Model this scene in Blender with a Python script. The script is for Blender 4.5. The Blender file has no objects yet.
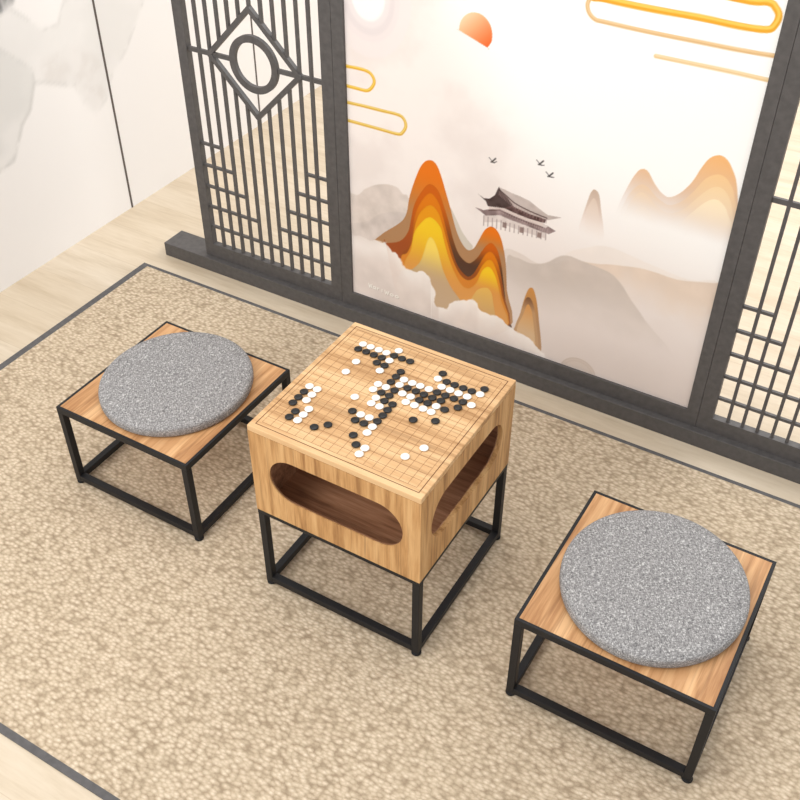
import bpy, bmesh, math, random
import numpy as np
from mathutils import Vector, Matrix
from mathutils.geometry import tessellate_polygon
ART={"gold0":[[-0.794,0.338],[-0.794,0.338],[-0.7562,0.3777],[-0.7194,0.4109],[-0.6905,0.4413],[-0.6764,0.4738],[-0.6697,0.5174],[-0.663,0.5467],[-0.6496,0.5908],[-0.6332,0.6349],[-0.6167,0.6604],[-0.6002,0.6697],[-0.5868,0.6684],[-0.5731,0.6545],[-0.5587,0.6228],[-0.5439,0.581],[-0.5288,0.5386],[-0.5171,0.5013],[-0.5016,0.4576],[-0.4831,0.4249],[-0.4616,0.4071],[-0.4419,0.4206],[-0.4269,0.4534],[-0.4124,0.4891],[-0.4002,0.5049],[-0.3875,0.5122],[-0.3707,0.5056],[-0.3559,0.483],[-0.3433,0.4457],[-0.3329,0.3965],[-0.3227,0.3097],[-0.3078,0.1636],[-0.5467,0.0305],[-0.7005,0.1359],[-0.7455,0.3294],[-0.7678,0.3333]],"gold1":[[-0.7528,0.3382],[-0.7528,0.3382],[-0.7011,0.3622],[-0.6722,0.404],[-0.6619,0.45],[-0.6519,0.502],[-0.6317,0.5489],[-0.6017,0.591],[-0.5708,0.5799],[-0.5489,0.5326],[-0.5301,0.4835],[-0.5143,0.4326],[-0.4952,0.3889],[-0.4734,0.3673],[-0.4525,0.3634],[-0.4299,0.389],[-0.4147,0.4188],[-0.3996,0.4448],[-0.3837,0.4569],[-0.3661,0.4417],[-0.3499,0.4014],[-0.334,0.324],[-0.3147,0.2074],[-0.3112,0.1623],[-0.5467,0.0305],[-0.7005,0.1359]],"gold2":[[-0.6936,0.309],[-0.6718,0.3459],[-0.6577,0.3942],[-0.648,0.4684],[-0.6278,0.5229],[-0.5976,0.5622],[-0.5697,0.5434],[-0.5511,0.4978],[-0.5356,0.447],[-0.516,0.3893],[-0.493,0.3389],[-0.4603,0.3132],[-0.4402,0.3275],[-0.4218,0.3665],[-0.404,0.4082],[-0.3883,0.4257],[-0.3709,0.4156],[-0.3511,0.3725],[-0.3312,0.2882],[-0.3146,0.161],[-0.5467,0.0305],[-0.6815,0.1428]],"gold3":[[-0.6972,0.2965],[-0.6753,0.3262],[-0.6575,0.3725],[-0.6475,0.4332],[-0.6306,0.4841],[-0.5966,0.5218],[-0.5686,0.5062],[-0.55,0.4635],[-0.5306,0.4061],[-0.5111,0.3547],[-0.4847,0.3122],[-0.4561,0.2998],[-0.4296,0.3238],[-0.4115,0.3664],[-0.3929,0.3941],[-0.376,0.3927],[-0.3563,0.3527],[-0.3379,0.2858],[-0.318,0.1597],[-0.5467,0.0305],[-0.6815,0.1428]],"gold4":[[-0.686,0.2738],[-0.6608,0.3421],[-0.6507,0.4036],[-0.6299,0.4458],[-0.5956,0.4808],[-0.5603,0.4603],[-0.5449,0.4157],[-0.5253,0.3573],[-0.4985,0.3038],[-0.4723,0.2717],[-0.4477,0.2729],[-0.425,0.3033],[-0.4104,0.3486],[-0.3914,0.3714],[-0.3738,0.3611],[-0.3581,0.3302],[-0.3398,0.2664],[-0.3213,0.1584],[-0.5467,0.0305],[-0.6815,0.1428]],"gold5":[[-0.7008,0.2419],[-0.6564,0.2724],[-0.6276,0.3085],[-0.6139,0.35],[-0.604,0.3896],[-0.5939,0.4108],[-0.5796,0.4047],[-0.5646,0.3735],[-0.5527,0.3335],[-0.5409,0.3004],[-0.518,0.2595],[-0.4954,0.2332],[-0.4729,0.2105],[-0.4574,0.1852],[-0.548,0.0712],[-0.7005,0.1359]],"gold6":[[-0.4447,0.2169],[-0.4358,0.2469],[-0.42,0.2771],[-0.3966,0.2928],[-0.3792,0.2896],[-0.3667,0.2567],[-0.3555,0.1453],[-0.4571,0.1062]],"fog":[[-0.9313,0.2538],[-0.8819,0.3232],[-0.8281,0.3327],[-0.7828,0.336],[-0.7455,0.3294],[-0.7195,0.3192],[-0.7046,0.2978],[-0.6749,0.2775],[-0.6526,0.2661],[-0.6125,0.2797],[-0.5867,0.2659],[-0.5786,0.2344],[-0.5598,0.214],[-0.5777,0.1999],[-0.5806,0.1714],[-0.5508,0.1626],[-0.5257,0.1757],[-0.5083,0.1977],[-0.4838,0.2143],[-0.4622,0.2106],[-0.4419,0.2295],[-0.4205,0.2258],[-0.4081,0.1957],[-0.3799,0.1946],[-0.3453,0.1998],[-0.3136,0.1925],[-0.2807,0.1701],[-0.2498,0.1704],[-0.221,0.1544],[-0.1907,0.1232],[-0.1639,0.0944],[-0.1337,0.0668],[0.3133,-0.0102],[-0.9458,-0.0818]],"peak":[[-0.2892,0.1473],[-0.2749,0.2224],[-0.2643,0.2938],[-0.2547,0.3338],[-0.2459,0.346],[-0.2356,0.3406],[-0.2219,0.3018],[-0.2091,0.2395],[-0.1907,0.1232],[-0.2277,0.1163]],"peak1":[[-0.2843,0.1726],[-0.2702,0.2468],[-0.2611,0.2949],[-0.2492,0.3102],[-0.2343,0.2936],[-0.2195,0.2432],[-0.2005,0.1193],[-0.2443,0.1097]],"peak2":[[-0.2777,0.1752],[-0.2627,0.2383],[-0.253,0.2794],[-0.243,0.2793],[-0.2292,0.2395],[-0.2112,0.1229],[-0.2443,0.1097]],"hillL":[[-0.9222,0.4648],[-0.858,0.4799],[-0.8277,0.5097],[-0.7908,0.534],[-0.7512,0.5487],[-0.7121,0.5496],[-0.6909,0.5318],[-0.6697,0.5208],[-0.6576,0.3797],[-0.9313,0.2538]],"hillL2":[[-0.9257,0.384],[-0.8409,0.4243],[-0.7957,0.4592],[-0.7372,0.4906],[-0.6768,0.5222],[-0.6576,0.3797],[-0.9313,0.2538]],"hillL3":[[-0.9273,0.3464],[-0.8267,0.3923],[-0.774,0.4373],[-0.7193,0.4609],[-0.6728,0.4644],[-0.6576,0.3797],[-0.9313,0.2538]],"slope":[[-0.5285,0.5319],[-0.5071,0.5043],[-0.485,0.4663],[-0.4634,0.4418],[-0.4454,0.423],[-0.468,0.3978],[-0.5072,0.4278]],"hillA":[[-0.3331,0.3999],[-0.3062,0.4335],[-0.257,0.429],[-0.2104,0.4446],[-0.1673,0.4829],[-0.1374,0.4928],[-0.1062,0.4897],[-0.0445,0.4835],[-0.0074,0.476],[0.0264,0.4505],[0.0555,0.4164],[0.1096,0.3597],[0.2233,0.2236],[0.02,0.019],[-0.3086,0.0839]],"hillB":[[-0.1628,0.4434],[-0.0463,0.4963],[0.0255,0.5139],[0.0681,0.5217],[0.1111,0.5232],[0.1824,0.5217],[0.2749,0.5442],[0.3394,0.5572],[0.3902,0.3287],[0.0593,0.1935]],"hillC":[[-0.165,0.4633],[-0.0825,0.5407],[-0.0254,0.5592],[0.0341,0.5527],[0.0934,0.5433],[0.2087,0.5308],[0.2882,0.5456],[0.3179,0.4043],[-0.1385,0.2287]],"hillD":[[-0.3433,0.4457],[-0.2915,0.4522],[-0.2417,0.4376],[-0.2008,0.4444],[-0.135,0.4733],[-0.0727,0.4672],[-0.1544,0.3694],[-0.3353,0.3418]],"q1":[[-0.1232,0.5765],[-0.1071,0.6824],[-0.0994,0.7122],[-0.0916,0.7189],[-0.0787,0.709],[-0.0675,0.6695],[-0.0483,0.5744],[-0.1056,0.5561]],"q1b":[[-0.1073,0.6388],[-0.1003,0.6752],[-0.0911,0.6933],[-0.0807,0.681],[-0.0706,0.6499],[-0.0568,0.5717],[-0.0969,0.5589]],"q2":[[-0.0311,0.6181],[-0.0243,0.6701],[-0.0178,0.7026],[-0.0051,0.7482],[0.0082,0.7871],[0.0234,0.8115],[0.0425,0.811],[0.0632,0.7851],[0.0861,0.7626],[0.1092,0.7547],[0.1351,0.7738],[0.1595,0.8123],[0.1762,0.8589],[0.1908,0.8876],[0.2108,0.901],[0.2319,0.8958],[0.2522,0.8715],[0.2702,0.8352],[0.2902,0.7561],[0.3042,0.657],[-0.0213,0.5508]],"q2b":[[-0.0219,0.6147],[-0.0097,0.6867],[0.0052,0.7363],[0.0278,0.7679],[0.05,0.7669],[0.072,0.7497],[0.0931,0.7382],[0.1158,0.7331],[0.1443,0.7533],[0.1692,0.7894],[0.188,0.826],[0.2072,0.8453],[0.2288,0.8513],[0.2524,0.8357],[0.2741,0.7943],[0.3042,0.657],[-0.0185,0.5517]],"q2c":[[-0.0154,0.6104],[0.0003,0.6775],[0.0154,0.7244],[0.0339,0.7476],[0.0542,0.7416],[0.0795,0.7223],[0.1033,0.7115],[0.125,0.7121],[0.1536,0.7325],[0.1784,0.7691],[0.1988,0.7979],[0.2162,0.8142],[0.2361,0.8171],[0.258,0.798],[0.2781,0.7525],[0.2993,0.6554],[-0.0185,0.5517]],"q2d":[[0.0067,0.6173],[0.0201,0.6774],[0.0383,0.7041],[0.0609,0.7018],[0.0879,0.6736],[0.1396,0.6774],[0.1715,0.7231],[0.2005,0.764],[0.2228,0.7821],[0.2446,0.777],[0.2661,0.7488],[0.292,0.653],[0.004,0.559]],"sun":[[-0.5223,1.0667],[-0.5223,1.0667],[-0.5188,1.0884],[-0.5065,1.1077],[-0.4866,1.1198],[-0.4635,1.121],[-0.4456,1.1129],[-0.4301,1.0952],[-0.4242,1.0729],[-0.4258,1.0542],[-0.4364,1.0374],[-0.4364,1.0374]],"line1":[[-0.9038,0.8897],[-0.8626,0.8927],[-0.8152,0.8926],[-0.7952,0.8837],[-0.7871,0.8647],[-0.7993,0.8425],[-0.8165,0.8325],[-0.8508,0.8322],[-0.9063,0.8319]],"line2":[[-0.9086,0.7804],[-0.8384,0.7829],[-0.7697,0.7838],[-0.7088,0.7846],[-0.6887,0.7757],[-0.6819,0.7557],[-0.6919,0.7345],[-0.7088,0.724],[-0.7704,0.7242],[-0.8401,0.7244],[-0.911,0.7245]],"line3":[[-0.145,1.2967],[0.1687,1.2749],[0.2417,1.2794],[0.2616,1.27],[0.2721,1.2543],[0.2682,1.2336],[0.2534,1.2206],[0.193,1.2167],[0.0995,1.2181],[-0.0208,1.2163],[-0.1338,1.2178],[-0.1729,1.2225]],"line3b":[[-0.145,1.2967],[0.1687,1.2749],[0.2417,1.2794],[0.2616,1.27],[0.2721,1.2543],[0.2682,1.2336],[0.2534,1.2206],[0.193,1.2167],[0.0995,1.2181],[-0.0208,1.2163],[-0.1669,1.2165]],"line4":[[-0.1653,1.2239],[-0.1752,1.2007],[-0.1698,1.1801],[-0.1524,1.1664],[-0.1261,1.1642],[-0.0117,1.1624],[0.1105,1.1631],[0.2048,1.1636],[0.3,1.1672]],"line5":[[0.0125,1.109],[0.121,1.1101],[0.2166,1.1103],[0.2822,1.1091]],"pa":[[-0.4375,0.6052],[-0.4192,0.5974],[-0.4,0.6014],[-0.385,0.6171],[-0.3744,0.6474],[-0.3639,0.6329],[-0.3438,0.6194],[-0.3266,0.6019],[-0.3538,0.584],[-0.4048,0.5754],[-0.4122,0.5897]],"pb":[[-0.3743,0.6459],[-0.3552,0.6434],[-0.3328,0.6387],[-0.3075,0.6364],[-0.2758,0.6298],[-0.2433,0.6138],[-0.2175,0.6023],[-0.1753,0.6071],[-0.2159,0.5867],[-0.272,0.589],[-0.3199,0.5974],[-0.3529,0.6136]],"pc":[[-0.3705,0.6374],[-0.3474,0.6248],[-0.3209,0.61],[-0.2729,0.5985],[-0.2195,0.592],[-0.2238,0.5745],[-0.2705,0.5732],[-0.3183,0.5783],[-0.3733,0.588]],"pw":[[-0.402,0.5828],[-0.3675,0.5963],[-0.3191,0.5879],[-0.2714,0.5827],[-0.2273,0.5783],[-0.2289,0.5631],[-0.2696,0.5636],[-0.3175,0.5687],[-0.3661,0.5771],[-0.4009,0.5667]],"pd":[[-0.4463,0.5597],[-0.4167,0.5586],[-0.3915,0.5711],[-0.3769,0.5935],[-0.3509,0.5882],[-0.3029,0.583],[-0.2551,0.5763],[-0.2139,0.5678],[-0.1882,0.5594],[-0.2082,0.5433],[-0.2363,0.5443],[-0.2841,0.5493],[-0.3321,0.5527],[-0.3647,0.5577],[-0.4092,0.5426],[-0.4261,0.5508]],"pe":[[-0.3769,0.5935],[-0.3509,0.5882],[-0.3029,0.583],[-0.2551,0.5763],[-0.2139,0.5678],[-0.2192,0.5595],[-0.2603,0.5649],[-0.3082,0.5715],[-0.3533,0.5776]],"pf":[[-0.4157,0.5422],[-0.3647,0.5577],[-0.3323,0.5543],[-0.2841,0.5493],[-0.2175,0.5436],[-0.2189,0.5266],[-0.282,0.5266],[-0.3367,0.5296],[-0.363,0.5349],[-0.4143,0.5191]]}
PTS={"rings":[[-0.8039,1.1041],[-0.7154,1.1201]],"ringlow":[[-0.064,0.0759],[-0.003,0.0898]],"white":[[-0.0005,1.0964]],"bird1":[[-0.3986,0.7207]],"bird2":[[-0.2557,0.7517]],"bird3":[[-0.2244,0.7239]],"text1":[[-0.8206,0.1452]],"text1e":[[-0.7583,0.1432]],"text2":[[-0.7583,0.1412]],"text2e":[[-0.7005,0.1399]]}
MURAL={"m0":[[0.6542,0.9495],[0.8697,0.8904],[0.92,0.8905],[0.9632,0.8512],[1.0203,0.7931],[1.0917,0.7867],[1.1399,0.8555],[1.5596,0.8006],[1.4844,0.7147],[1.3804,0.6007],[1.2898,0.5386],[1.2379,0.4623],[1.1792,0.439],[1.1396,0.4818],[1.1127,0.5635],[0.9831,0.6267],[0.9369,0.6405],[0.8938,0.561],[0.8464,0.5261],[0.8098,0.4682],[0.7783,0.4264],[0.7111,0.412],[0.4752,0.4572]],"m1":[[0.6126,0.8351],[0.8361,0.7889],[0.9014,0.7259],[0.9415,0.6841],[0.9369,0.6405],[0.8938,0.561],[0.8464,0.5261],[0.8098,0.4682],[0.7783,0.4264],[0.7111,0.412],[0.4752,0.4572]],"m2":[[0.9818,0.6973],[1.0769,0.7056],[1.1689,0.6916],[1.2464,0.6104],[1.266,0.5284],[1.2283,0.4661],[1.1745,0.4409],[1.1396,0.4818],[1.1127,0.5635],[0.9831,0.6267]],"m3":[[0.7096,1.1019],[0.9969,1.0239],[0.9371,0.917],[0.9066,0.901],[0.8707,0.8933],[0.6424,0.9172]]}

C = bpy.context.scene.collection
rng = random.Random(4)

# ------------------------------------------------------------------ helpers
def lin(c):
    return tuple((v / 12.92 if v <= .04045 else ((v + .055) / 1.055) ** 2.4) for v in (x / 255. for x in c))

class NT:
    """small helper around a material's node tree"""
    def __init__(s, name):
        s.m = bpy.data.materials.new(name); s.m.use_nodes = True
        s.t = s.m.node_tree; s.t.nodes.clear()
        s.out = s.t.nodes.new('ShaderNodeOutputMaterial')
        s.b = s.t.nodes.new('ShaderNodeBsdfPrincipled')
        s.t.links.new(s.b.outputs[0], s.out.inputs[0])
    def n(s, typ, ins=None, **props):
        nd = s.t.nodes.new(typ)
        for k, v in props.items(): setattr(nd, k, v)
        for k, v in (ins or {}).items(): s.set(nd.inputs[k], v)
        return nd
    def set(s, sock, v):
        if isinstance(v, bpy.types.NodeSocket): s.t.links.new(v, sock)
        else: sock.default_value = v
    def math(s, op, a, b=0.0):
        nd = s.n('ShaderNodeMath', operation=op); s.set(nd.inputs[0], a); s.set(nd.inputs[1], b); return nd.outputs[0]
    def coords(s, scale=(1, 1, 1), rot=(0, 0, 0), loc=(0, 0, 0), turn=False):
        tc = s.n('ShaderNodeTexCoord'); mp = s.n('ShaderNodeMapping')
        if turn: mp.vector_type = 'TEXTURE'
        s.t.links.new(tc.outputs['Object'], mp.inputs[0])
        mp.inputs['Scale'].default_value = scale; mp.inputs['Rotation'].default_value = rot; mp.inputs['Location'].default_value = loc
        return mp.outputs[0]
    def noise(s, vec, scale, detail=4, rough=.55, dist=0):
        return s.n('ShaderNodeTexNoise', {'Vector': vec, 'Scale': scale, 'Detail': detail, 'Roughness': rough, 'Distortion': dist}).outputs[0]
    def ramp(s, fac, stops):
        r = s.n('ShaderNodeValToRGB'); s.t.links.new(fac, r.inputs[0]); e = r.color_ramp.elements
        while len(e) < len(stops): e.new(.5)
        for q, (p, c) in zip(e, stops): q.position = p; q.color = (*lin(c), 1)
        return r.outputs[0]
    def mix(s, fac, a, b, mode='MIX'):
        nd = s.n('ShaderNodeMix', data_type='RGBA', blend_type=mode)
        s.set(nd.inputs[0], fac); s.set(nd.inputs[6], a); s.set(nd.inputs[7], b); return nd.outputs[2]
    def base(s, col, rough=.5, spec=.5, bump=None, strength=.3, dist=.001):
        s.set(s.b.inputs['Base Color'], col if isinstance(col, bpy.types.NodeSocket) else (*lin(col), 1))
        s.set(s.b.inputs['Roughness'], rough); s.b.inputs['Specular IOR Level'].default_value = spec
        if bump is not None:
            bp = s.n('ShaderNodeBump', {'Height': bump, 'Strength': strength, 'Distance': dist})
            s.t.links.new(bp.outputs[0], s.b.inputs['Normal'])
        return s.m

def wood(name, axis, dark, mid, light, fine=1.0, rough=.5, plank=None, loc=(0, 0, 0)):
    """straight-grained wood, the grain runs along axis (0, 1, 2)"""
    k = NT(name)
    sc = [1, 1, 1]; sc[axis] = .07
    v = k.coords(tuple(sc), loc=loc)
    a = k.noise(v, 22 * fine, 5, .6, .6)
    b = k.noise(v, 140 * fine, 3, .6, .2)
    f = k.math('ADD', k.math('MULTIPLY', a, .68), k.math('MULTIPLY', b, .32))
    col = k.ramp(f, [(.38, dark), (.49, mid), (.60, light)])
    sc2 = [1, 1, 1]; sc2[axis] = .03
    st = k.noise(k.coords(tuple(sc2), loc=(loc[0] + 3, loc[1] + 1, loc[2])), 75 * fine, 3, .7, .5)
    col = k.mix(k.math('MULTIPLY', k.ramp(st, [(.56, (0, 0, 0)), (.66, (255, 255, 255))]), .42), col, (*lin(tuple(x * .86 for x in dark)), 1))
    if plank:
        sp = k.n('ShaderNodeSeparateXYZ', {0: k.coords()})
        pv = k.math('MULTIPLY', sp.outputs[plank[0]], 1. / plank[1])
        wn = k.n('ShaderNodeTexWhiteNoise', noise_dimensions='1D'); k.set(wn.inputs['W'], k.math('FLOOR', pv, 0))
        col = k.mix(k.math('MULTIPLY', wn.outputs[0], plank[2]), col, (*lin(dark), 1))
    return k.base(col, rough, .4, f, .12, .0006)

def plain(name, c, rough=.5, spec=.5, metal=0):
    k = NT(name)
    v = k.coords()
    n = k.noise(v, 60, 3, .5)
    c2 = tuple(x * .92 for x in c); c3 = tuple(min(255, x * 1.05) for x in c)
    m = k.base(k.ramp(n, [(.3, c2), (.7, c3)]), rough, spec, n, .04, .0003)
    k.b.inputs['Metallic'].default_value = metal
    return m

# ------------------------------------------------------------------ materials
OAK_D, OAK_M, OAK_L = (152, 108, 64), (192, 146, 94), (212, 170, 118)
M = {}
M['oak_top'] = wood('oak_top', 0, (166, 124, 80), (201, 159, 112), (217, 180, 134), .7)
M['oak_x'] = wood('oak_front', 2, OAK_D, OAK_M, OAK_L, 1.0)
M['oak_y'] = wood('oak_side', 2, OAK_D, OAK_M, OAK_L, 1.0, loc=(.3, .7, 0))
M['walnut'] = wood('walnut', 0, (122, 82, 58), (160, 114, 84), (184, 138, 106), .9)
M['seat'] = wood('seat_wood', 1, (158, 110, 68), (198, 150, 102), (218, 174, 126), .8, plank=(0, .037, .35))
M['metal'] = plain('black_metal', (27, 27, 29), .5, .3)
M['rubber'] = plain('black_rubber', (26, 26, 27), .7, .3)
M['screen'] = plain('grey_lacquer', (84, 81, 80), .5, .35)
M['line'] = plain('grid_ink', (140, 98, 62), .7, .2)
M['groove'] = plain('groove_ink', (98, 62, 36), .7, .2)
M['stone_b'] = plain('black_stone', (26, 25, 25), .42, .4)
M['stone_w'] = plain('white_stone', (240, 237, 230), .3, .5)
M['seam'] = plain('seam_grey', (92, 84, 80), .6, .3)
M['wall'] = plain('wall_white', (240, 236, 231), .8, .2)
M['rug_edge'] = plain('rug_edge_grey', (98, 96, 96), .9, .1)

k = NT('floor_wood')                                   # pale boards laid along x
v = k.coords((.12, 1, 1)); f = k.noise(v, 14, 5, .6, .5); g = k.noise(v, 90, 3, .6)
h = k.math('ADD', k.math('MULTIPLY', f, .7), k.math('MULTIPLY', g, .3))
col = k.ramp(h, [(.3, (185, 167, 142)), (.5, (205, 190, 168)), (.7, (218, 205, 186))])
sp = k.n('ShaderNodeSeparateXYZ', {0: k.coords()})
row = k.math('FLOOR', k.math('DIVIDE', sp.outputs[1], .19))
wn = k.n('ShaderNodeTexWhiteNoise', noise_dimensions='1D'); k.set(wn.inputs['W'], row)
col = k.mix(k.math('MULTIPLY', wn.outputs[0], .28), col, (*lin((196, 176, 146)), 1))
fr = k.math('FRACT', k.math('DIVIDE', sp.outputs[1], .19))
gap = k.math('LESS_THAN', fr, .008)
col = k.mix(k.math('MULTIPLY', gap, .35), col, (*lin((160, 135, 102)), 1))
M['floor'] = k.base(col, .38, .4, h, .05, .0004)

k = NT('woven_rug')                                    # chunky tufts in loose rows
v0 = k.coords()
wob = k.n('ShaderNodeTexNoise', {'Vector': v0, 'Scale': 9, 'Detail': 2})
vv = k.n('ShaderNodeVectorMath', operation='MULTIPLY_ADD'); k.set(vv.inputs[0], wob.outputs[1]); vv.inputs[1].default_value = (.012, .012, 0); k.set(vv.inputs[2], v0)
mp = k.n('ShaderNodeMapping', {0: vv.outputs[0]}); mp.inputs['Scale'].default_value = (70, 116, 1)
vo = k.n('ShaderNodeTexVoronoi', {'Vector': mp.outputs[0], 'Scale': 1, 'Randomness': .8}, feature='SMOOTH_F1')
vo.inputs['Smoothness'].default_value = .35
n1 = k.noise(v0, 320, 3, .6); n2 = k.noise(v0, 3, 3, .5)
d = k.math('ADD', k.math('MULTIPLY', vo.outputs['Distance'], .9), k.math('MULTIPLY', n1, .36))
tuft = k.ramp(d, [(.12, (234, 222, 203)), (.36, (216, 199, 176)), (.66, (184, 166, 142)), (.92, (144, 126, 104))])
cellv = k.n('ShaderNodeSeparateColor', {0: vo.outputs['Color']})
tuft = k.mix(k.math('MULTIPLY', cellv.outputs[0], .30), tuft, (*lin((196, 181, 155)), 1))
tuft = k.mix(k.math('MULTIPLY', n2, .22), tuft, (*lin((206, 184, 156)), 1))
M['rug'] = k.base(tuft, .95, .1, k.math('SUBTRACT', 1.0, d), .6, .004)

k = NT('grey_cushion_fabric')                          # mottled woven melange
va = k.coords((1, 3.2, 1), (0, 0, .7), turn=True); vb = k.coords((1, 3.2, 1), (0, 0, -.87), turn=True)
a = k.noise(va, 420, 2, .7); b = k.noise(vb, 420, 2, .7)
w = k.math('MAXIMUM', a, b); w2 = k.math('MINIMUM', a, b)
f = k.math('ADD', k.math('MULTIPLY', w, .55), k.math('MULTIPLY', w2, .45))
col = k.ramp(f, [(.34, (80, 79, 80)), (.45, (124, 122, 122)), (.55, (152, 150, 149)), (.67, (214, 212, 210))])
M['fabric'] = k.base(col, .95, .1, f, .5, .0015)

def colour_mat(name, rough, spec):
    k = NT(name); a = k.n('ShaderNodeAttribute', attribute_name='Print')
    return k.base(a.outputs[0], rough, spec)
M['print'] = colour_mat('printed_panel', .45, .3)
M['mural'] = colour_mat('printed_wall', .8, .2)

# ------------------------------------------------------------------ mesh helpers
def obj(name, bm, mat, parent=None, smooth=False):
    bmesh.ops.recalc_face_normals(bm, faces=bm.faces)
    me = bpy.data.meshes.new(name); bm.to_mesh(me); bm.free()
    for m in (mat if isinstance(mat, (list, tuple)) else [mat]): me.materials.append(m)
    if smooth:
        for p in me.polygons: p.use_smooth = True
    o = bpy.data.objects.new(name, me); C.objects.link(o)
    if parent: o.parent = parent
    return o
def box(bm, x0, x1, y0, y1, z0, z1, bev=0, mi=0):
    vs = [bm.verts.new((x, y, z)) for x in (x0, x1) for y in (y0, y1) for z in (z0, z1)]
    fs = [bm.faces.new([vs[i] for i in q]) for q in ((0, 1, 3, 2), (4, 6, 7, 5), (0, 4, 5, 1), (2, 3, 7, 6), (0, 2, 6, 4), (1, 5, 7, 3))]
    for f in fs: f.material_index = mi
    if bev:
        es = list({e for f in fs for e in f.edges})
        bmesh.ops.recalc_face_normals(bm, faces=fs)
        bmesh.ops.bevel(bm, geom=es, offset=bev, segments=2, affect='EDGES', profile=.5)
def prism(bm, outer, holes, fn, d0, d1, mi=0):
    """a slab: 2D outline with holes, placed by fn(a, b, depth)"""
    loops = [outer] + list(holes)
    tri = tessellate_polygon([[Vector((a, b, 0)) for a, b in l] for l in loops])
    flat = [p for l in loops for p in l]
    A = [bm.verts.new(fn(a, b, d0)) for a, b in flat]; B = [bm.verts.new(fn(a, b, d1)) for a, b in flat]
    for t in tri:
        for V in (A, B):
            try: bm.faces.new([V[i] for i in t]).material_index = mi
            except ValueError: pass
    o = 0
    for l in loops:
        n = len(l)
        for i in range(n):
            j = (i + 1) % n
            bm.faces.new((A[o + i], A[o + j], B[o + j], B[o + i])).material_index = mi
        o += n
def stadium(cx, cz, half, r, n=20):
    p = []
    for i in range(n + 1):
        t = -math.pi / 2 + math.pi * i / n; p.append((cx + half - r + r * math.cos(t), cz + r * math.sin(t)))
    for i in range(n + 1):
        t = math.pi / 2 + math.pi * i / n; p.append((cx - half + r + r * math.cos(t), cz + r * math.sin(t)))
    return p
def lathe(bm, prof, n=32):
    rings = []
    for r, z in prof:
        rings.append([bm.verts.new((0, 0, z))] if r == 0 else [bm.verts.new((r * math.cos(2 * math.pi * i / n), r * math.sin(2 * math.pi * i / n), z)) for i in range(n)])
    for a, b in zip(rings, rings[1:]):
        for i in range(n):
            j = (i + 1) % n
            q = ([a[0], b[i], b[j]] if len(a) == 1 else [a[i], b[0], a[j]] if len(b) == 1 else [a[i], b[i], b[j], a[j]])
            bm.faces.new(q)
def BM(): return bmesh.new()
def thing(name, label, cat, loc=(0, 0, 0), group=None):
    o = bpy.data.objects.new(name, None); o.empty_display_size = .1; C.objects.link(o); o.location = loc
    return tag(o, label, cat, group)
def tag(o, label, cat, group=None):
    o['label'] = label; o['category'] = cat
    if group: o['group'] = group
    return o
def struct(o): o['kind'] = 'structure'; return o
def copy_tree(o, parent=None):
    c = o.copy(); C.objects.link(c)
    if parent: c.parent = parent
    for ch in [x for x in bpy.data.objects if x.parent == o]: copy_tree(ch, c)
    return c

# ------------------------------------------------------------------ print painter (flat artwork as a colour attribute)
def vnoise(x, y, seed):
    g = np.random.RandomState(seed).rand(64, 64)
    xi = np.floor(x).astype(int); yi = np.floor(y).astype(int); fx = x - xi; fy = y - yi
    fx = fx * fx * (3 - 2 * fx); fy = fy * fy * (3 - 2 * fy)
    q = lambda a, b: g[(a) % 64, (b) % 64]
    return (q(xi, yi) * (1 - fx) + q(xi + 1, yi) * fx) * (1 - fy) + (q(xi, yi + 1) * (1 - fx) + q(xi + 1, yi + 1) * fx) * fy
def fbm(x, y, s, seed, o=4):
    r = 0; a = .5
    for i in range(o):
        r = r + a * vnoise(x * s * 2 ** i + 7.3 * i, y * s * 2 ** i, seed + i); a *= .5
    return r / (1 - .5 ** o)
def smooth_poly(p, closed=True, k=4):
    n = len(p); out = []
    for i in range(n if closed else n - 1):
        if closed: P = [p[(i + d) % n] for d in (-1, 0, 1, 2)]
        else: P = [p[max(i - 1, 0)], p[i], p[i + 1], p[min(i + 2, n - 1)]]
        P = [np.array(q) for q in P]
        for j in range(k):
            t = j / k
            out.append(.5 * ((2 * P[1]) + (-P[0] + P[2]) * t + (2 * P[0] - 5 * P[1] + 4 * P[2] - P[3]) * t * t + (-P[0] + 3 * P[1] - 3 * P[2] + P[3]) * t ** 3))
    if not closed: out.append(np.array(p[-1]))
    return np.array(out)
def sstep(a, b, x):
    t = np.clip((x - a) / (b - a), 0, 1); return t * t * (3 - 2 * t)
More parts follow.
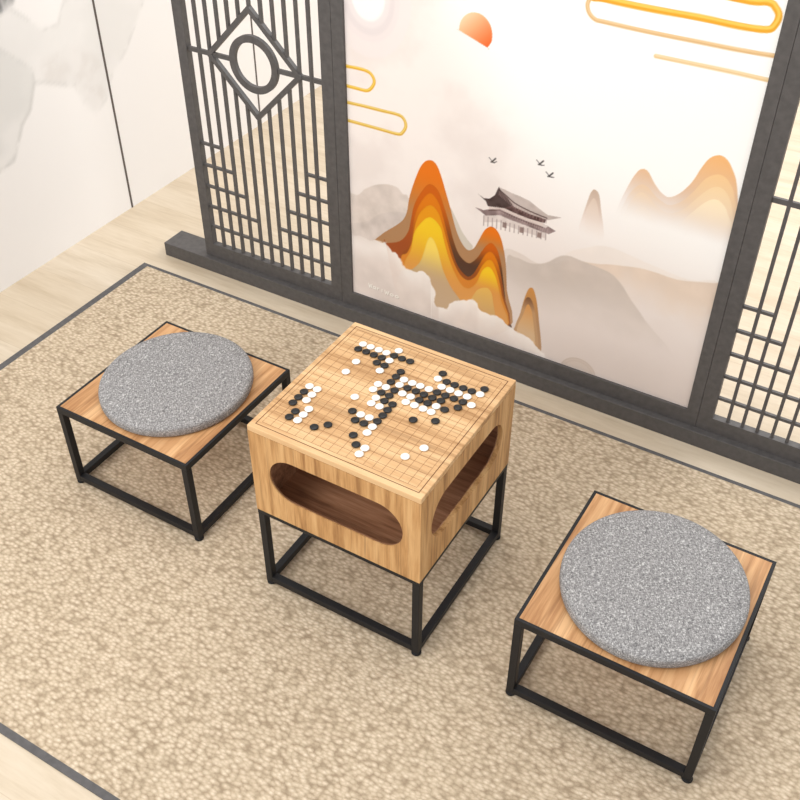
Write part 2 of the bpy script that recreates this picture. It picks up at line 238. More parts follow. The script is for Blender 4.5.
class Canvas:
    def __init__(s, x0, x1, z0, z1, step):
        s.nx = int(round((x1 - x0) / step)) + 1; s.nz = int(round((z1 - z0) / step)) + 1; s.step = step
        s.X, s.Z = np.meshgrid(np.linspace(x0, x1, s.nx), np.linspace(z0, z1, s.nz))
        s.c = np.zeros((s.nz, s.nx, 3))
    def cover(s, poly, smooth=True):
        p = smooth_poly(poly) if smooth else np.array(poly)
        a = np.zeros_like(s.X)
        lo, hi = p.min(0) - s.step, p.max(0) + s.step
        m = (s.X >= lo[0]) & (s.X <= hi[0]) & (s.Z >= lo[1]) & (s.Z <= hi[1])
        X, Z = s.X[m], s.Z[m]; acc = np.zeros_like(X)
        for ox, oz in ((-.25, -.25), (.25, -.25), (-.25, .25), (.25, .25)):
            x = X + ox * s.step; z = Z + oz * s.step; ins = np.zeros(x.shape, bool)
            q = np.roll(p, -1, 0)
            for (ax, az), (bx, bz) in zip(p, q):
                if az == bz: continue
                ins ^= ((az > z) != (bz > z)) & (x < (bx - ax) * (z - az) / (bz - az) + ax)
            acc += ins
        a[m] = acc / 4; return a
    def stroke(s, pts, w, smooth=True, closed=False):
        p = smooth_poly(pts, closed) if smooth else np.array(pts)
        if closed: p = np.vstack([p, p[:1]])
        D = np.full(s.X.shape, 9.)
        for (ax, az), (bx, bz) in zip(p, p[1:]):
            m = (s.X > min(ax, bx) - 2 * w - .01) & (s.X < max(ax, bx) + 2 * w + .01) & (s.Z > min(az, bz) - 2 * w - .01) & (s.Z < max(az, bz) + 2 * w + .01)
            X, Z = s.X[m], s.Z[m]; dx, dz = bx - ax, bz - az; L = dx * dx + dz * dz + 1e-12
            t = np.clip(((X - ax) * dx + (Z - az) * dz) / L, 0, 1)
            D[m] = np.minimum(D[m], np.hypot(X - ax - t * dx, Z - az - t * dz))
        return np.clip((w / 2 - D) / s.step + .5, 0, 1)
    def put(s, a, col, op=1.0):
        a = np.clip(a * op, 0, 1)[..., None]
        col = np.asarray(col, float)
        s.c = s.c * (1 - a) + (col if col.ndim == 3 else col[None, None, :]) * a
    def blur(s, a, n):
        for _ in range(n):
            b = np.pad(a, 1, mode='edge'); a = (b[1:-1, :-2] + b[1:-1, 2:] + b[:-2, 1:-1] + b[2:, 1:-1] + 2 * a) / 6
        return a
def grad(t, c0, c1):
    t = np.clip(t, 0, 1)[..., None]; return np.array(c0, float) * (1 - t) + np.array(c1, float) * t
def canvas_mesh(name, cv, place, mat, gain, parent=None):
    nx, nz = cv.nx, cv.nz
    co = place(cv.X.ravel(), cv.Z.ravel())
    me = bpy.data.meshes.new(name); me.vertices.add(nx * nz); me.vertices.foreach_set('co', co.astype(np.float32).ravel())
    i = np.arange((nz - 1) * (nx - 1)); r, c = i // (nx - 1), i % (nx - 1); b = r * nx + c
    q = np.stack([b, b + 1, b + nx + 1, b + nx], 1).astype(np.int32)
    me.loops.add(q.size); me.loops.foreach_set('vertex_index', q.ravel())
    me.polygons.add(len(q)); me.polygons.foreach_set('loop_start', np.arange(0, q.size, 4, dtype=np.int32))
    me.update(calc_edges=True); me.validate()
    at = me.color_attributes.new('Print', 'FLOAT_COLOR', 'POINT')
    v = np.clip(cv.c / 255., 0, 1).reshape(-1, 3); v = np.where(v <= .04045, v / 12.92, ((v + .055) / 1.055) ** 2.4) * gain
    at.data.foreach_set('color', np.hstack([v, np.ones((len(v), 1))]).astype(np.float32).ravel())
    me.materials.append(mat); o = bpy.data.objects.new(name, me); C.objects.link(o)
    if parent: o.parent = parent
    return o

# ------------------------------------------------------------------ the room
bm = BM(); box(bm, -2.2, 4.2, -3.2, 4.6, -.04, 0); struct(obj('floor', bm, M['floor']))
bm = BM(); box(bm, -2.2, 4.2, 4.6, 4.7, -.04, 2.7); struct(obj('wall_back', bm, M['wall']))
WX = -2.041
bm = BM(); box(bm, WX - .159, WX - .001, -3.2, 4.6, 0, 2.7); wl = struct(obj('wall_left', bm, M['wall']))
# ink wash wallpaper on the left wall (canvas X is the room's y)
cv = Canvas(-3.2, 4.6, 0, 2.7, .01)
cv.c[:] = (247, 244, 242)
n = fbm(cv.X, cv.Z, 6, 5, 5); n2 = fbm(cv.X, cv.Z, 22, 15, 4)
a0 = cv.blur(cv.cover(MURAL['m0'], False), 1); a1 = cv.blur(cv.cover(MURAL['m1'], False), 1); a2 = cv.blur(cv.cover(MURAL['m2'], False), 3); a3 = cv.blur(cv.cover(MURAL['m3'], False), 1)
cv.put(a0, (230, 228, 225), .2 + .35 * sstep(.3, .7, n))
cv.put(a1, (222, 221, 218), .25 + .35 * sstep(.35, .65, n))
cv.put(a2, (226, 221, 217), .2 + .4 * sstep(.4, .7, n2))
cv.put(a3, (140, 140, 140), .5 + .5 * sstep(.4, .6, n2))
for q in ('m0', 'm1'):
    cv.put(cv.stroke([tuple(p) for p in MURAL[q]], .012, False, True), (205, 203, 200), .35 * sstep(.35, .6, n2))
far = sstep(.55, .75, fbm(cv.X + 9, cv.Z, 1.6, 33, 4)) * sstep(1.5, 2.0, cv.Z)
cv.put(far, (214, 212, 209), .6)
canvas_mesh('wall_covering', cv, lambda x, z: np.stack([np.full_like(x, WX), x, z], 1), M['mural'], .89, wl)
for i, y in enumerate((-1.318, -.458, .405, 1.266, 2.122, 2.98, 3.84)):
    bm = BM(); box(bm, WX - .0005, WX + .002, y - .004, y + .004, 0, 2.69); struct(obj('trim_%d' % (i + 1), bm, M['seam']))

# ------------------------------------------------------------------ rug
RX0, RX1, RY0, RY1, RZ = -1.727, 1.28, -.658, .981, .004
rug = thing('area_rug', 'large cream woven rug with a thin grey border under the table and stools', 'rug', ((RX0 + RX1) / 2, (RY0 + RY1) / 2, 0))
hw, hd = (RX1 - RX0) / 2, (RY1 - RY0) / 2; B = .025
bm = BM(); BF, BK = .018, .0135; box(bm, -hw + B, hw - B, -hd + BF, hd - BK, 0, RZ); obj('woven_field', bm, M['rug'], rug)
bm = BM(); prism(bm, [(-hw, -hd), (hw, -hd), (hw, hd), (-hw, hd)], [[(-hw + B, -hd + BF), (hw - B, -hd + BF), (hw - B, hd - BK), (-hw + B, hd - BK)]], lambda a, b, d: (a, b, d), 0, RZ)
o = obj('border', bm, M['rug_edge'], rug); o['label'] = 'flat grey border band'

# ------------------------------------------------------------------ room divider screen
FY, BZ = 1.088, .0536
H = 1.8
scr = thing('room_divider', 'dark grey three panel floor screen with lattice wings and a mountain print', 'screen', (-.297, 1.117, 0))
OX, OY = -.297, 1.117
def sx(x): return x - OX
bm = BM(); box(bm, sx(-1.697), sx(1.103), 1.0664 - OY, 1.1674 - OY, 0, BZ, .002); obj('base_bar', bm, M['screen'], scr)
def frame(x0, x1, i0, i1, name):
    bm = BM(); z0, z1, zi0, zi1 = BZ, H, .106, H - .05
    y0, y1 = FY - OY, FY + .024 - OY
    outer = [(sx(x0), z0), (sx(x1), z0), (sx(x1), z1), (sx(x0), z1)]; inner = [(sx(i0), zi0), (sx(i1), zi0), (sx(i1), zi1), (sx(i0), zi1)]
    prism(bm, outer, [inner], lambda a, b, d: (a, d, b), y0, y1)
    bmesh.ops.recalc_face_normals(bm, faces=bm.faces)
    bmesh.ops.remove_doubles(bm, verts=bm.verts, dist=1e-6)
    o = obj(name, bm, M['screen'], scr)
    md = o.modifiers.new('bevel', 'BEVEL'); md.width = .0008; md.segments = 2; md.limit_method = 'ANGLE'
    return o
SEAM_L, SEAM_R = -.9235, .3195
lf = frame(-1.513, SEAM_L - .0004, -1.4755, -.9655, 'panel_frame')
cf = frame(SEAM_L + .0004, SEAM_R - .0004, -.8824, .2845, 'panel_frame')
rf = frame(SEAM_R + .0004, .908, .361, .871, 'panel_frame')
def lattice(cx, parent):
    y0, y1 = FY + .006 - OY, FY + .017 - OY; w = .0045; s = .0425; zb, zt = .106, H - .05; zc = .822
    xs = [cx + (i - 6) * s for i in range(1, 12)]; L, R = cx - 6 * s, cx + 6 * s; hd = 4 * s
    bars = BM(); k = 0
    def vb(x, a, b):
        nonlocal k; k += 1; e = .0003 * (k % 3); box(bars, sx(x) - w, sx(x) + w, y0 + e, y1 - e, a, b)
    def hb(xa, xb, z, hw=w):
        box(bars, sx(xa), sx(xb), y0 + .001, y1 - .001, z - hw, z + hw)
    for i, x in enumerate(xs):
        g = hd - abs(x - cx)
        if g > .001: vb(x, zb, zc - g); vb(x, zc + g, zt)
        else: vb(x, zb, zt)
    for zm, sg in ((.178, 1), (2 * zc - .178, -1)):
        hb(L, R, zm)
        for j, nb in enumerate((5, 4, 3, 2)):
            z = zm + sg * .0803 * (j + 1)
            if z < zt: hb(L, xs[nb - 1], z); hb(xs[11 - nb], R, z)
    hb(L, cx - hd, zc, .007); hb(cx + hd, R, zc, .007); hb(cx - hd, cx - .08, zc, .007); hb(cx + .08, cx + hd, zc, .007)
    obj('lattice_bars', bars, M['screen'], parent)
    bm = BM(); a, b = hd + .012, hd - .010
    prism(bm, [(sx(cx) - a, zc), (sx(cx), zc - a), (sx(cx) + a, zc), (sx(cx), zc + a)], [[(sx(cx) - b, zc), (sx(cx), zc - b), (sx(cx) + b, zc), (sx(cx), zc + b)]], lambda p, q, d: (p, d, q), y0 - .002, y1 + .002)
    obj('lattice_diamond', bm, M['screen'], parent)
    bm = BM(); cir = lambda r: [(sx(cx) + r * math.cos(t * math.pi / 32), zc + r * math.sin(t * math.pi / 32)) for t in range(64)]
    prism(bm, cir(.091), [cir(.069)], lambda p, q, d: (p, d, q), y0 - .001, y1 + .001)
    obj('lattice_ring', bm, M['screen'], parent)
lattice(-1.2205, lf); lattice(.616, rf)

# the printed picture: pale mist, layered golden peaks, a pavilion, a half sun, gold cloud lines
cv = Canvas(-.8824, .2845, .106, H - .05, .0022)
X, Z = cv.X, cv.Z
n = fbm(X, Z, 5, 1, 5); nf = fbm(X, Z, 24, 40, 4); nb = fbm(X * .6, Z, 3, 9, 3)
A = ART; Pp = {k: v[0] for k, v in PTS.items()}
bright = sstep(-.62, -.28, X + .55 * (Z - .95)) * sstep(.45, .95, Z + .25 * (X + .3))
cv.c = grad(bright, (246, 237, 231), (255, 254, 251))
low = 1 - sstep(.22, .62, Z + .05 * (n - .5)); cv.put(low, (226, 214, 208), .8)
cv.put(sstep(.5, .75, n) * (1 - bright), (228, 216, 210), .5)
# soft cloud bank, upper left, with nested bright bowl
(rx, rz), (rx2, _) = PTS['rings']; rr = abs(rx2 - rx)
D = np.hypot(X - rx, (Z - rz) * .8)
for r0, c in ((1.55, (240, 230, 227)), (1.15, (236, 225, 223)), (.98, (228, 218, 217)), (.8, (238, 229, 227)), (.62, (255, 253, 250))):
    cv.put(1 - sstep(rr * r0 - .006, rr * r0 + .004, D), c, .8)
# faint hills at the left
for k_, c, o_ in (('hillL', (214, 200, 190), .75), ('hillL2', (218, 206, 197), .7), ('hillL3', (200, 188, 182), .55)):
    a = cv.blur(cv.cover(A[k_]), 1)
    edge = np.clip(cv.blur(a, 2) - cv.blur(a, 9), 0, 1) * 2.2
    cv.put(a * sstep(A['hillL'][0][1] - .19, A['hillL'][0][1] - .04, Z), np.array(c)[None, None] + (nf[..., None] - .5) * 50, o_)
    cv.put(edge * a, (236, 226, 216), .25)
cv.put(cv.cover(A['slope']), (205, 196, 180), .8)
# hills at the right, fading to mist below
for k_, c, o_, dz in (('hillC', (238, 224, 211), .4, .12), ('hillD', (222, 209, 199), .7, .10), ('hillB', (226, 203, 182), .75, .2), ('hillA', (203, 190, 180), .85, .25)):
    p = A[k_]; top = max(q[1] for q in p); a = cv.blur(cv.cover(p), 1)
    fade = sstep(top - dz, top - dz * .3, Z + .08 * (n - .5) + .05 * (nf - .5))
    cv.put(a * fade, np.array(c, float)[None, None] + (nf[..., None] - .5) * 14, o_)
# pale distant peaks
def peaks(layers, fade0, fade1):
    for k_, c0, c1, span in layers:
        p = A[k_]; top = max(q[1] for q in p); a = cv.cover(p)
        g = np.clip((top - Z) / span, 0, 1)
        cv.put(a * sstep(fade0, fade1, Z + .03 * (n - .5)), grad(g, c0, c1), .92)
q2top = max(q[1] for q in A['q2'])
peaks([('q2', (243, 178, 108), (214, 196, 190), .20), ('q2b', (246, 205, 150), (226, 209, 200), .20), ('q2c', (247, 216, 170), (238, 223, 212), .16), ('q2d', (254, 236, 200), (250, 238, 226), .12)], q2top - .25, q2top - .09)
q1top = max(q[1] for q in A['q1'])
peaks([('q1', (198, 172, 152), (232, 212, 200), .10), ('q1b', (226, 205, 188), (243, 230, 220), .09)], q1top - .16, q1top - .05)
# gold layered mountain
lay = [('gold0', (231, 118, 18), (176, 132, 92), .12, .25), ('gold1', (205, 96, 8), (84, 56, 42), .10, .27), ('gold2', (222, 122, 10), (150, 76, 26), .10, .26),
       ('gold3', (232, 152, 20), (214, 128, 40), .10, .26), ('gold4', (246, 202, 36), (222, 150, 70), .06, .24), ('gold5', (250, 218, 98), (196, 164, 126), .06, .17)]
for k_, c0, c1, s0, s1 in lay:
    p = A[k_]; a = cv.cover(p)
    t1 = max(q[1] for q in p); right = [q for q in p if q[0] > -.455]
    t2 = max(q[1] for q in right) if right else t1
    w2 = sstep(-.49, -.43, X)
    top = t1 * (1 - w2) + t2 * w2 if k_ != 'gold5' else t1
    span = s1 * (1 - w2) + s1 * .42 * w2
    g = sstep(.12, .95, (top - Z) / span)
    col_ = grad(g, c0, c1)
    if k_ == 'gold1': wl_ = (1 - sstep(-.64, -.60, X))[..., None]; col_ = col_ * (1 - wl_) + grad(g, c0, (160, 78, 32)) * wl_
    cv.put(a, col_)
    cv.put(np.clip(a - cv.blur(a, 2), 0, 1) * 1.4, tuple(v * .72 for v in c0), .35)
a = cv.cover(A['gold6']); t = max(q[1] for q in A['gold6']); cv.put(a, grad((t - Z) / .1, (232, 184, 88), (206, 158, 96)))
for k_, c0, c1, sp_ in (('peak', (204, 142, 74), (176, 132, 90), .12), ('peak1', (120, 80, 54), (190, 146, 100), .05), ('peak2', (214, 150, 82), (216, 178, 132), .10)):
    p = A[k_]; t = max(q[1] for q in p); cv.put(cv.cover(p), grad((t - Z) / sp_, c0, c1))
# pavilion
def grain(c, amt, sc=60): return np.array(c, float)[None, None] + ((fbm(X, Z, sc, 77, 2)[..., None]) - .5) * amt
cv.put(cv.cover(A['pf'], False), grain((214, 200, 194), 30), .8)
for i in range(15):
    u = i / 14.; p0 = (A['pf'][0][0] * (1 - u) + A['pf'][4][0] * u, A['pf'][0][1] * (1 - u) + A['pf'][4][1] * u)
    cv.put(cv.stroke([(p0[0], p0[1] - .002), (p0[0] + .001, p0[1] - .034 + .012 * u)], .003, False), (138, 118, 116), .65)
for u in (.34, .62, .9):
    x0 = A['pf'][0][0] * (1 - u) + A['pf'][4][0] * u; z0 = A['pf'][0][1] * (1 - u) + A['pf'][4][1] * u
    cv.put(cv.cover([(x0 - .006, z0 - .004), (x0 + .007, z0 - .004), (x0 + .007, z0 - .022), (x0 - .006, z0 - .022)], False), (128, 104, 98), .8)
cv.put(cv.cover(A['pd'], False), grain((146, 126, 124), 60)); cv.put(cv.cover(A['pe'], False), (228, 216, 210), .9)
cv.put(cv.cover(A['pw'], False), (222, 206, 198)); cv.put(cv.cover(A['pc'], False), grain((98, 74, 72), 70))
cv.put(cv.cover(A['pb'], False), grain((196, 182, 175), 20)); cv.put(cv.cover(A['pa'], False), grain((74, 58, 56), 40))
cv.put(cv.stroke(A['pc'][:5], .0035, True), (70, 50, 50), .9)
cv.put(cv.stroke([(q[0], q[1] - .004) for q in A['pw'][5:10]], .003, False), (92, 68, 66), .9)
for i in range(22):
    u = i / 21.; s_ = u * 4; j = min(int(s_), 3); f_ = s_ - j; P0 = A['pc'][j]; P1 = A['pc'][j + 1]
    x0 = P0[0] * (1 - f_) + P1[0] * f_; z0 = P0[1] * (1 - f_) + P1[1] * f_
    cv.put(cv.stroke([(x0, z0 - .004), (x0 - .001, z0 - .016)], .0028, False), (168, 142, 138), .55)
for i in range(26):
    u = i / 25.; s_ = u * 4; j = min(int(s_), 3); f_ = s_ - j; P0 = A['pd'][4 + j - 1]; P1 = A['pd'][4 + j]
    x0 = P0[0] * (1 - f_) + P1[0] * f_; z0 = P0[1] * (1 - f_) + P1[1] * f_
    cv.put(cv.stroke([(x0, z0 - .010), (x0 - .001, z0 - .022)], .0026, False), (196, 176, 172), .5)
# three small birds
for k_ in ('bird1', 'bird2', 'bird3'):
    bx, bz = Pp[k_]; s_ = 1 if k_ == 'bird1' else -1
    for a_, b_, w_ in (((-.012, .008), (-.002, -.001), .0022), ((-.002, -.002), (.008, .010), .0042), ((-.006, -.004), (.006, -.003), .003), ((.004, -.004), (.012, .002 * s_), .0022)):
        cv.put(cv.stroke([(bx + a_[0], bz + a_[1]), (bx + b_[0], bz + b_[1])], w_, False), (52, 48, 48), .9)
# mist in front of the mountains
fog = cv.blur(cv.cover(A['fog']), 90)
fog = sstep(.40, .58, fog + (fbm(X, Z, 26, 90, 4) - .5) * .95)
fog = fog * (1 - (1 - sstep(-.82, -.72, X)) * sstep(.26, .38, Z))
ft = np.array(A['fog'][:32]); ftop = np.interp(X, *zip(*sorted([(q[0], q[1]) for q in ft if q[0] < .2])))
dd = ftop - Z
body = grad(sstep(-.01, .09, dd + .07 * (nf - .5)), (252, 246, 241), (229, 217, 210))
body = body + (n[..., None] - .5) * 46 + (nf[..., None] - .5) * 18
right = sstep(-.2, -.06, X)
cv.put(fog * (1 - right), body, .97)
cv.put((1 - sstep(.13, .36, Z + .1 * (n - .5))) * (.35 + .65 * right), np.array((222, 209, 202), float)[None, None] + (n[..., None] - .5) * 22, .6)
mist = sstep(.52, .7, fbm(X * .7, Z * 1.5, 5, 60, 4)) * sstep(.12, .25, Z) * (1 - sstep(.35, .6, Z)) * right
cv.put(mist, (232, 219, 211), .45)
# ring low at the centre
(cx_, cz_), (ex_, _) = PTS['ringlow']; cz_ += .014; R0 = abs(ex_ - cx_)
for r_, c in ((1.0, (196, 178, 164)), (.93, (220, 206, 196)), (.84, (206, 190, 178)), (.78, (222, 209, 200))):
    D = np.hypot(X - cx_, Z - cz_)
    cv.put((1 - sstep(R0 * r_ - .003, R0 * r_, D)), c, .55)
cv.put(1 - sstep(R0 * .45, R0 * .7, np.hypot(X - cx_ + .01, Z - cz_ + .02)), (226, 213, 205), .8)
# half sun
p = np.array(A['sun']); a = cv.cover(A['sun'])
ax_ = p[-1] - p[3]; t = ((X - p[3][0]) * ax_[0] + (Z - p[3][1]) * ax_[1]) / (ax_ @ ax_)
cv.put(a, grad(t, (253, 214, 172), (250, 104, 44)))
# gold cloud lines
for k_, w_, c, c2 in (('line1', .0095, (226, 170, 36), (250, 222, 120)), ('line2', .0095, (216, 168, 52), (248, 224, 140)), ('line3', .016, (234, 168, 44), (250, 214, 104)),
                      ('line4', .0105, (222, 182, 128), (240, 208, 160)), ('line5', .0105, (232, 200, 148), (246, 222, 180))):
    cl = k_ == 'line3'
    a = cv.stroke(A[k_], w_, True, cl); b_ = cv.stroke([(q[0], q[1] + w_ * .2) for q in A[k_]], w_ * .4, True, cl)
    cv.put(a, c); cv.put(b_ * a, c2, .8)
# small white caption printed in the lower left mist
GL = {'W': [[(0, 1), (.25, 0), (.5, .8), (.75, 0), (1, 1)]], 'a': [[(.8, .6), (.2, .6), (.1, .1), (.7, .1), (.8, .6), (.85, 0)]], 'r': [[(.2, .6), (.2, 0)], [(.2, .45), (.7, .6)]], 'i': [[(.4, .6), (.4, 0)]],
      'o': [[(.1, .3), (.3, .6), (.7, .6), (.9, .3), (.7, 0), (.3, 0), (.1, .3)]]}
def caption(word, k_, hgt):
    x0, z0 = PTS[k_][0]; x1 = PTS[k_ + 'e'][0][0]; w_ = (x1 - x0) / len(word)
    for i, ch in enumerate(word):
        for st in GL[ch]:
            P_ = [(x0 + (i + q[0] * .8) * w_, z0 + q[1] * hgt) for q in st]
            cv.put(cv.stroke([(q[0] + .002, q[1] - .002) for q in P_], .0024, False), (170, 156, 146), .6)
            cv.put(cv.stroke(P_, .003, False), (255, 253, 246), .9)
caption('Wari', 'text1', .016); caption('Woo', 'text2', .014)
cv.c = np.clip(cv.c, 0, 255)
canvas_mesh('printed_picture', cv, lambda x, z: np.stack([x - OX, np.full_like(x, FY + .009 - OY), z], 1), M['print'], .92, cf)
bm = BM(); box(bm, sx(-.8824), sx(.2845), FY + .0095 - OY, FY + .024 - OY, .106, H - .05); obj('backing_board', bm, M['wall'], cf)

# ------------------------------------------------------------------ go table
T = .0205
Z0 = RZ                                   # top of the rug
def legs_and_rails(root, x0, x1, y0, y1, ztop, zr=.012, t=.019):
    for ix in (0, 1):
        for iy in (0, 1):
            ax = x0 if ix == 0 else x1 - t; ay = y0 if iy == 0 else y1 - t
            bm = BM(); box(bm, ax, ax + t, ay, ay + t, .008, ztop, .0012); lg = obj('leg', bm, M['metal'], root)
            bm = BM(); lathe(bm, [(0, 0), (.0105, 0), (.0125, .002), (.0125, .006), (.0095, .0085), (0, .0085)], 20)
            for v_ in bm.verts: v_.co += Vector((ax + t / 2, ay + t / 2, 0))
            obj('foot_pad', bm, M['rubber'], lg, True)
    for a, b, c, d in ((x0 + t, x1 - t, y0, y0 + t), (x0 + t, x1 - t, y1 - t, y1), (x0, x0 + t, y0 + t, y1 - t), (x1 - t, x1, y0 + t, y1 - t)):
        bm = BM(); box(bm, a, b, c, d, zr, zr + t, .001); obj('stretcher', bm, M['metal'], root)
TX, TY, HT, HB = -.225, .2252, .5533, .2817
tab = thing('go_table', 'square oak box table with slot openings and a go board top on black legs', 'table', (TX, TY, Z0))
h = .225; zt, zb = HT - Z0, HB - Z0
legs_and_rails(tab, -h + .0005, h - .0005, -h + .0005, h - .0005, zb - .012)
bm = BM(); q = h - .0005; prism(bm, [(-q, -q), (q, -q), (q, q), (-q, q)], [[(-q + .019, -q + .019), (q - .019, -q + .019), (q - .019, q - .019), (-q + .019, q - .019)]], lambda a, b, d: (a, b, d), zb - .012, zb)
obj('top_rail', bm, M['metal'], tab)
th = .012; tf = .003; bt = .016; sl_z = .4205 - Z0; sl_r = .065
def side(name, axis, sgn, slot, mat, lo, hi, d0, d1):
    bm = BM(); out = [(lo, zb), (hi, zb), (hi, zt - bt), (lo, zt - bt)]
    holes = [stadium(slot[0], sl_z, slot[1], sl_r)] if slot else []
    prism(bm, out, holes, (lambda a, b, d: (a, d, b)) if axis == 'y' else (lambda a, b, d: (d, a, b)), d0, d1)
    return obj(name, bm, mat, tab)
side('front_panel', 'y', -1, (.003, .1775), M['oak_x'], -h, h, -h, -h + tf)
side('back_panel', 'y', 1, None, M['oak_x'], -h, h, h - th, h)
side('side_panel', 'x', 1, (-.002, .174), M['oak_y'], -h + tf, h - th, h - th, h)
side('side_panel', 'x', -1, None, M['oak_y'], -h + tf, h - th, -h, -h + th)
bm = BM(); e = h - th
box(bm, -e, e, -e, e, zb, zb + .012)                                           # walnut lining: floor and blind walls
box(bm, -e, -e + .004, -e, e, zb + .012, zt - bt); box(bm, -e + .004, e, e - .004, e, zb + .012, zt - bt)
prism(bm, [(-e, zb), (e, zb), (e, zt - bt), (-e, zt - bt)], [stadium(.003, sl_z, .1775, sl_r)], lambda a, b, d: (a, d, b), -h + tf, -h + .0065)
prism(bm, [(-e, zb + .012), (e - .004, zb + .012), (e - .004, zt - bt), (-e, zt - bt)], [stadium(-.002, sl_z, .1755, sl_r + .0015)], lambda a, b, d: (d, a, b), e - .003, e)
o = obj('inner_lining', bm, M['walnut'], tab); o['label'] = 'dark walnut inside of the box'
bm = BM(); box(bm, -h, h, -h, h, zt - bt, zt, .0018); top = obj('board_top', bm, M['oak_top'], tab)
S = .0222; GX, GY = -.2255 - TX, .2257 - TY
bm = BM()
for i in range(-9, 10):
    hw_ = .00045
    box(bm, GX + i * S - hw_, GX + i * S + hw_, GY - 9 * S, GY + 9 * S, zt - .0003, zt + .00012)
    box(bm, GX - 9 * S, GX + 9 * S, GY + i * S - hw_, GY + i * S + hw_, zt - .0003, zt + .00015)
for i in (-6, 0, 6):
    for j in (-6, 0, 6):
        nb_ = 12; prism(bm, [(GX + i * S + .0019 * math.cos(2 * math.pi * t / nb_), GY + j * S + .0019 * math.sin(2 * math.pi * t / nb_)) for t in range(nb_)], [], lambda a, b, d: (a, b, d), zt - .0002, zt + .0002)
obj('board_grid', bm, M['line'], top)
bm = BM(); a, b = h - .0136, h - .0154
prism(bm, [(-a, -a), (a, -a), (a, a), (-a, a)], [[(-b, -b), (b, -b), (b, b), (-b, b)]], lambda p, q, d: (p, q, d), zt - .0003, zt + .0002)
obj('border_groove', bm, M['groove'], top)

# ------------------------------------------------------------------ stools and cushions
def make_stool():
    r = thing('stool', '', 'stool'); w = .2228; d = .2248; ht = .2871 - Z0; t = .019
    bm = BM(); e = .0082
    prism(bm, [(-w, -d), (w, -d), (w, d), (-w, d)], [[(-w + e, -d + e), (w - e, -d + e), (w - e, d - e), (-w + e, d - e)]], lambda a, b, z: (a, b, z), ht - .019, ht)
    o = obj('seat_frame', bm, M['metal'], r); md = o.modifiers.new('bevel', 'BEVEL'); md.width = .0008; md.segments = 2; md.limit_method = 'ANGLE'
    bm = BM(); box(bm, -w + e, w - e, -d + e, d - e, ht - .014, ht - .0003); obj('seat', bm, M['seat'], r)
    legs_and_rails(r, -w, w, -d, d, ht - .019)
    return r
st1 = make_stool(); st1.location = (-.9086, .2440, Z0)
st1['label'] = 'low black framed wooden stool at the left of the table'; st1['group'] = 'low stools beside the table'
st2 = copy_tree(st1); st2.location = (.4488, .2428, Z0)
st2['label'] = 'low black framed wooden stool at the right of the table, nearest the camera'
def make_cushion():
    bm = BM(); R = .2065; T_ = .034; prof = [(0, .0)]
    prof += [(R - .012, 0), (R - .004, .003)]
    for i in range(1, 10):
        t = math.pi * i / 10; prof.append((R - .004 + .004 * math.sin(t), .003 + (T_ - .008) * (1 - math.cos(t)) / 2))
    prof += [(R - .006, T_ - .003), (R - .013, T_ - .0005), (R * .8, T_ + .002), (R * .5, T_ + .004), (R * .2, T_ + .005), (0, T_ + .005)]
    lathe(bm, prof, 96)
    return obj('seat_cushion', bm, M['fabric'], None, True)
cu = make_cushion(); cu.scale = (.988, 1.035, 1); cu.location = (-.9070, .2525, .2871)
tag(cu, 'round grey fabric cushion on the left stool', 'cushion', 'round cushions on the stools')
c2 = cu.copy(); C.objects.link(c2); c2.location = (.4540, .2495, .2871); c2.rotation_euler.z = math.pi; c2.scale = (.995, 1.045, 1)
tag(c2, 'round grey fabric cushion on the right stool', 'cushion', 'round cushions on the stools')

# ------------------------------------------------------------------ go stones
ROWS = """...................
......w............
..wwwwbbb...b....b.
..bbbbw.....wbbbbw.
.....bb.b....wwww..
...w..w.bwwwwbbbbw.
........bwbbbbb.b..
...w...wwbwwbbwb...
.......wbb.wwww....
........wbb....b...
......w.wwb..b.....
.ww.......b........
.bw....bwwb........
.bw.....bbw.....w..
.b.w......w........
..bw..b..b.....w...
..bw.b....bw.......
...........w.......
...................""".split('\n')
ORD = ['first', 'second', 'third', 'fourth', 'fifth', 'sixth', 'seventh', 'eighth', 'ninth', 'tenth', 'eleventh', 'twelfth', 'thirteenth', 'fourteenth', 'fifteenth', 'sixteenth', 'seventeenth']
SPECIAL = {(5, 3): 'lone white go stone left of the back cluster, the one nearer the back edge',
           (7, 3): 'lone white go stone left of centre, between the left cluster and the middle',
           (10, 6): 'lone white go stone between the left cluster and the central black and white chain',
           (9, 15): 'lone black go stone below the chain, the right one of two apart from it',
           (10, 13): 'lone black go stone below the chain, the left one of two apart from it',
           (13, 16): 'lone white go stone toward the front right of the board, the right one of two',
           (15, 15): 'lone white go stone toward the front right of the board, the left one of two',
           (1, 6): 'white go stone nearest the back edge of the board',
           (17, 11): 'white go stone nearest the front edge of the board',
           (2, 17): 'black go stone furthest right, near the right edge of the board'}
def stone_mesh(mat):
    bm = BM(); R = .0102; hh = .0062; prof = [(0, 0)]
    for i in range(1, 16):
        t = math.pi * i / 16; prof.append((R * math.sin(t) ** .72, hh / 2 * (1 - math.cos(t))))
    prof.append((0, hh)); lathe(bm, prof, 28)
    o = obj('go_stone', bm, mat, None, True); return o
proto = {'b': stone_mesh(M['stone_b']), 'w': stone_mesh(M['stone_w'])}; used = set()
rowno = 0
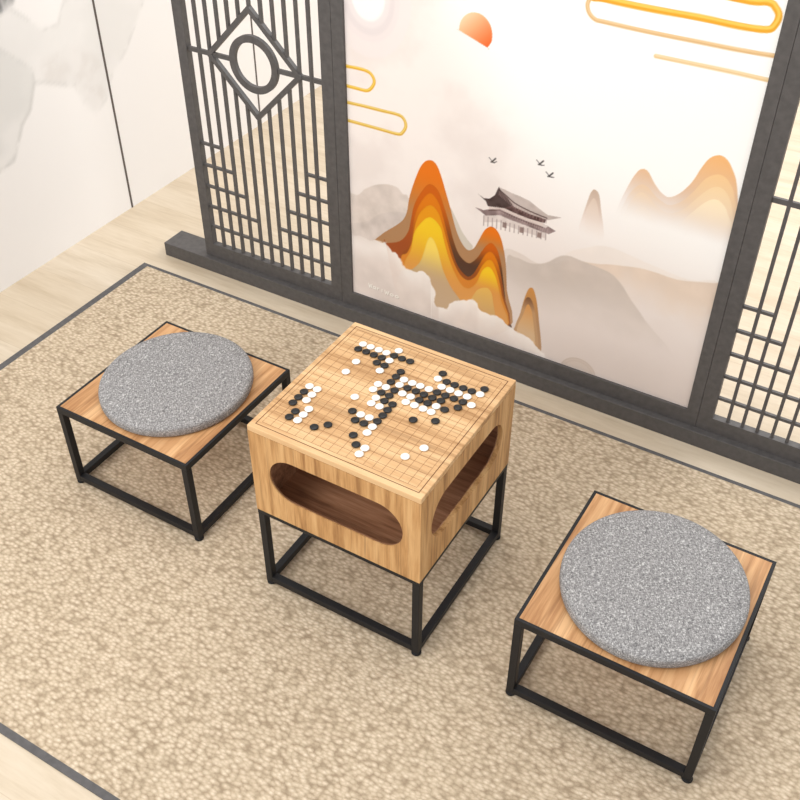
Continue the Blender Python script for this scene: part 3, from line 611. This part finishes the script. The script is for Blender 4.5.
for r, line in enumerate(ROWS):
    idx = [c for c, ch in enumerate(line) if ch != '.']
    if idx: rowno += 1
    for n_, c in enumerate(idx):
        ch = line[c]; src = proto[ch]
        if ch not in used: o = src; used.add(ch)
        else: o = src.copy(); C.objects.link(o)
        o.location = (-.2255 + (c - 9) * S + rng.uniform(-.0005, .0005), .2257 - .0016 + (9 - r) * S + rng.uniform(-.0005, .0005), HT + .0001)
        colr = 'black' if ch == 'b' else 'white'
        lab = SPECIAL.get((r, c)) or '%s go stone, %s stone from the left in the %s row from the back' % (colr, ORD[n_], ORD[rowno - 1])
        tag(o, lab, 'go stone', '%s go stones on the board' % colr)

# ------------------------------------------------------------------ light and camera
w = bpy.data.worlds.new('World'); bpy.context.scene.world = w; w.use_nodes = True
bg = w.node_tree.nodes['Background']; bg.inputs[0].default_value = (1.0, 1.0, 1.0, 1); bg.inputs[1].default_value = .85
def area(name, loc, target, size, power, col=(1, .99, .975), sy=None):
    l = bpy.data.lights.new(name, 'AREA'); l.energy = power; l.size = size; l.color = col
    if sy: l.shape = 'RECTANGLE'; l.size_y = sy
    o = bpy.data.objects.new(name, l); C.objects.link(o); o.location = loc
    o.rotation_euler = (Vector(target) - Vector(loc)).to_track_quat('-Z', 'Y').to_euler(); return o
area('front_fill_light', (-1.3, -2.4, 2.6), (-.3, .6, .2), 1.6, 52)  # soft fill added at the upper front left, no window stands there
area('ceiling_light', (-.4, .3, 3.0), (-.4, .3, 0), 2.4, 30)
area('rear_ceiling_light', (.5, 3.0, 2.7), (.5, 2.8, 0), 2.2, 68, sy=1.6)
sc = bpy.context.scene
cam = bpy.data.cameras.new('Camera'); co = bpy.data.objects.new('Camera', cam); C.objects.link(co); sc.camera = co
rt = Vector((0.8604444739, 0.5095398061, 0.0021197559)); up = Vector((-0.334555618, 0.5618063955, 0.7566016867)); fw = Vector((-0.3843277843, 0.6517229166, -0.6538726132))
m = Matrix((rt, up, -fw)).transposed().to_4x4(); m.translation = Vector((0.7051481679, -1.2838387221, 2.0906162814)); co.matrix_world = m
cam.sensor_width = 36; cam.lens = 1023.1631 * 36 / 800; cam.clip_start = .05
sc.view_settings.view_transform = 'Standard'; sc.view_settings.look = 'None'; sc.view_settings.gamma = 1; sc.view_settings.exposure = .12
try: sc.view_settings.use_curve_mapping = False
except Exception: pass
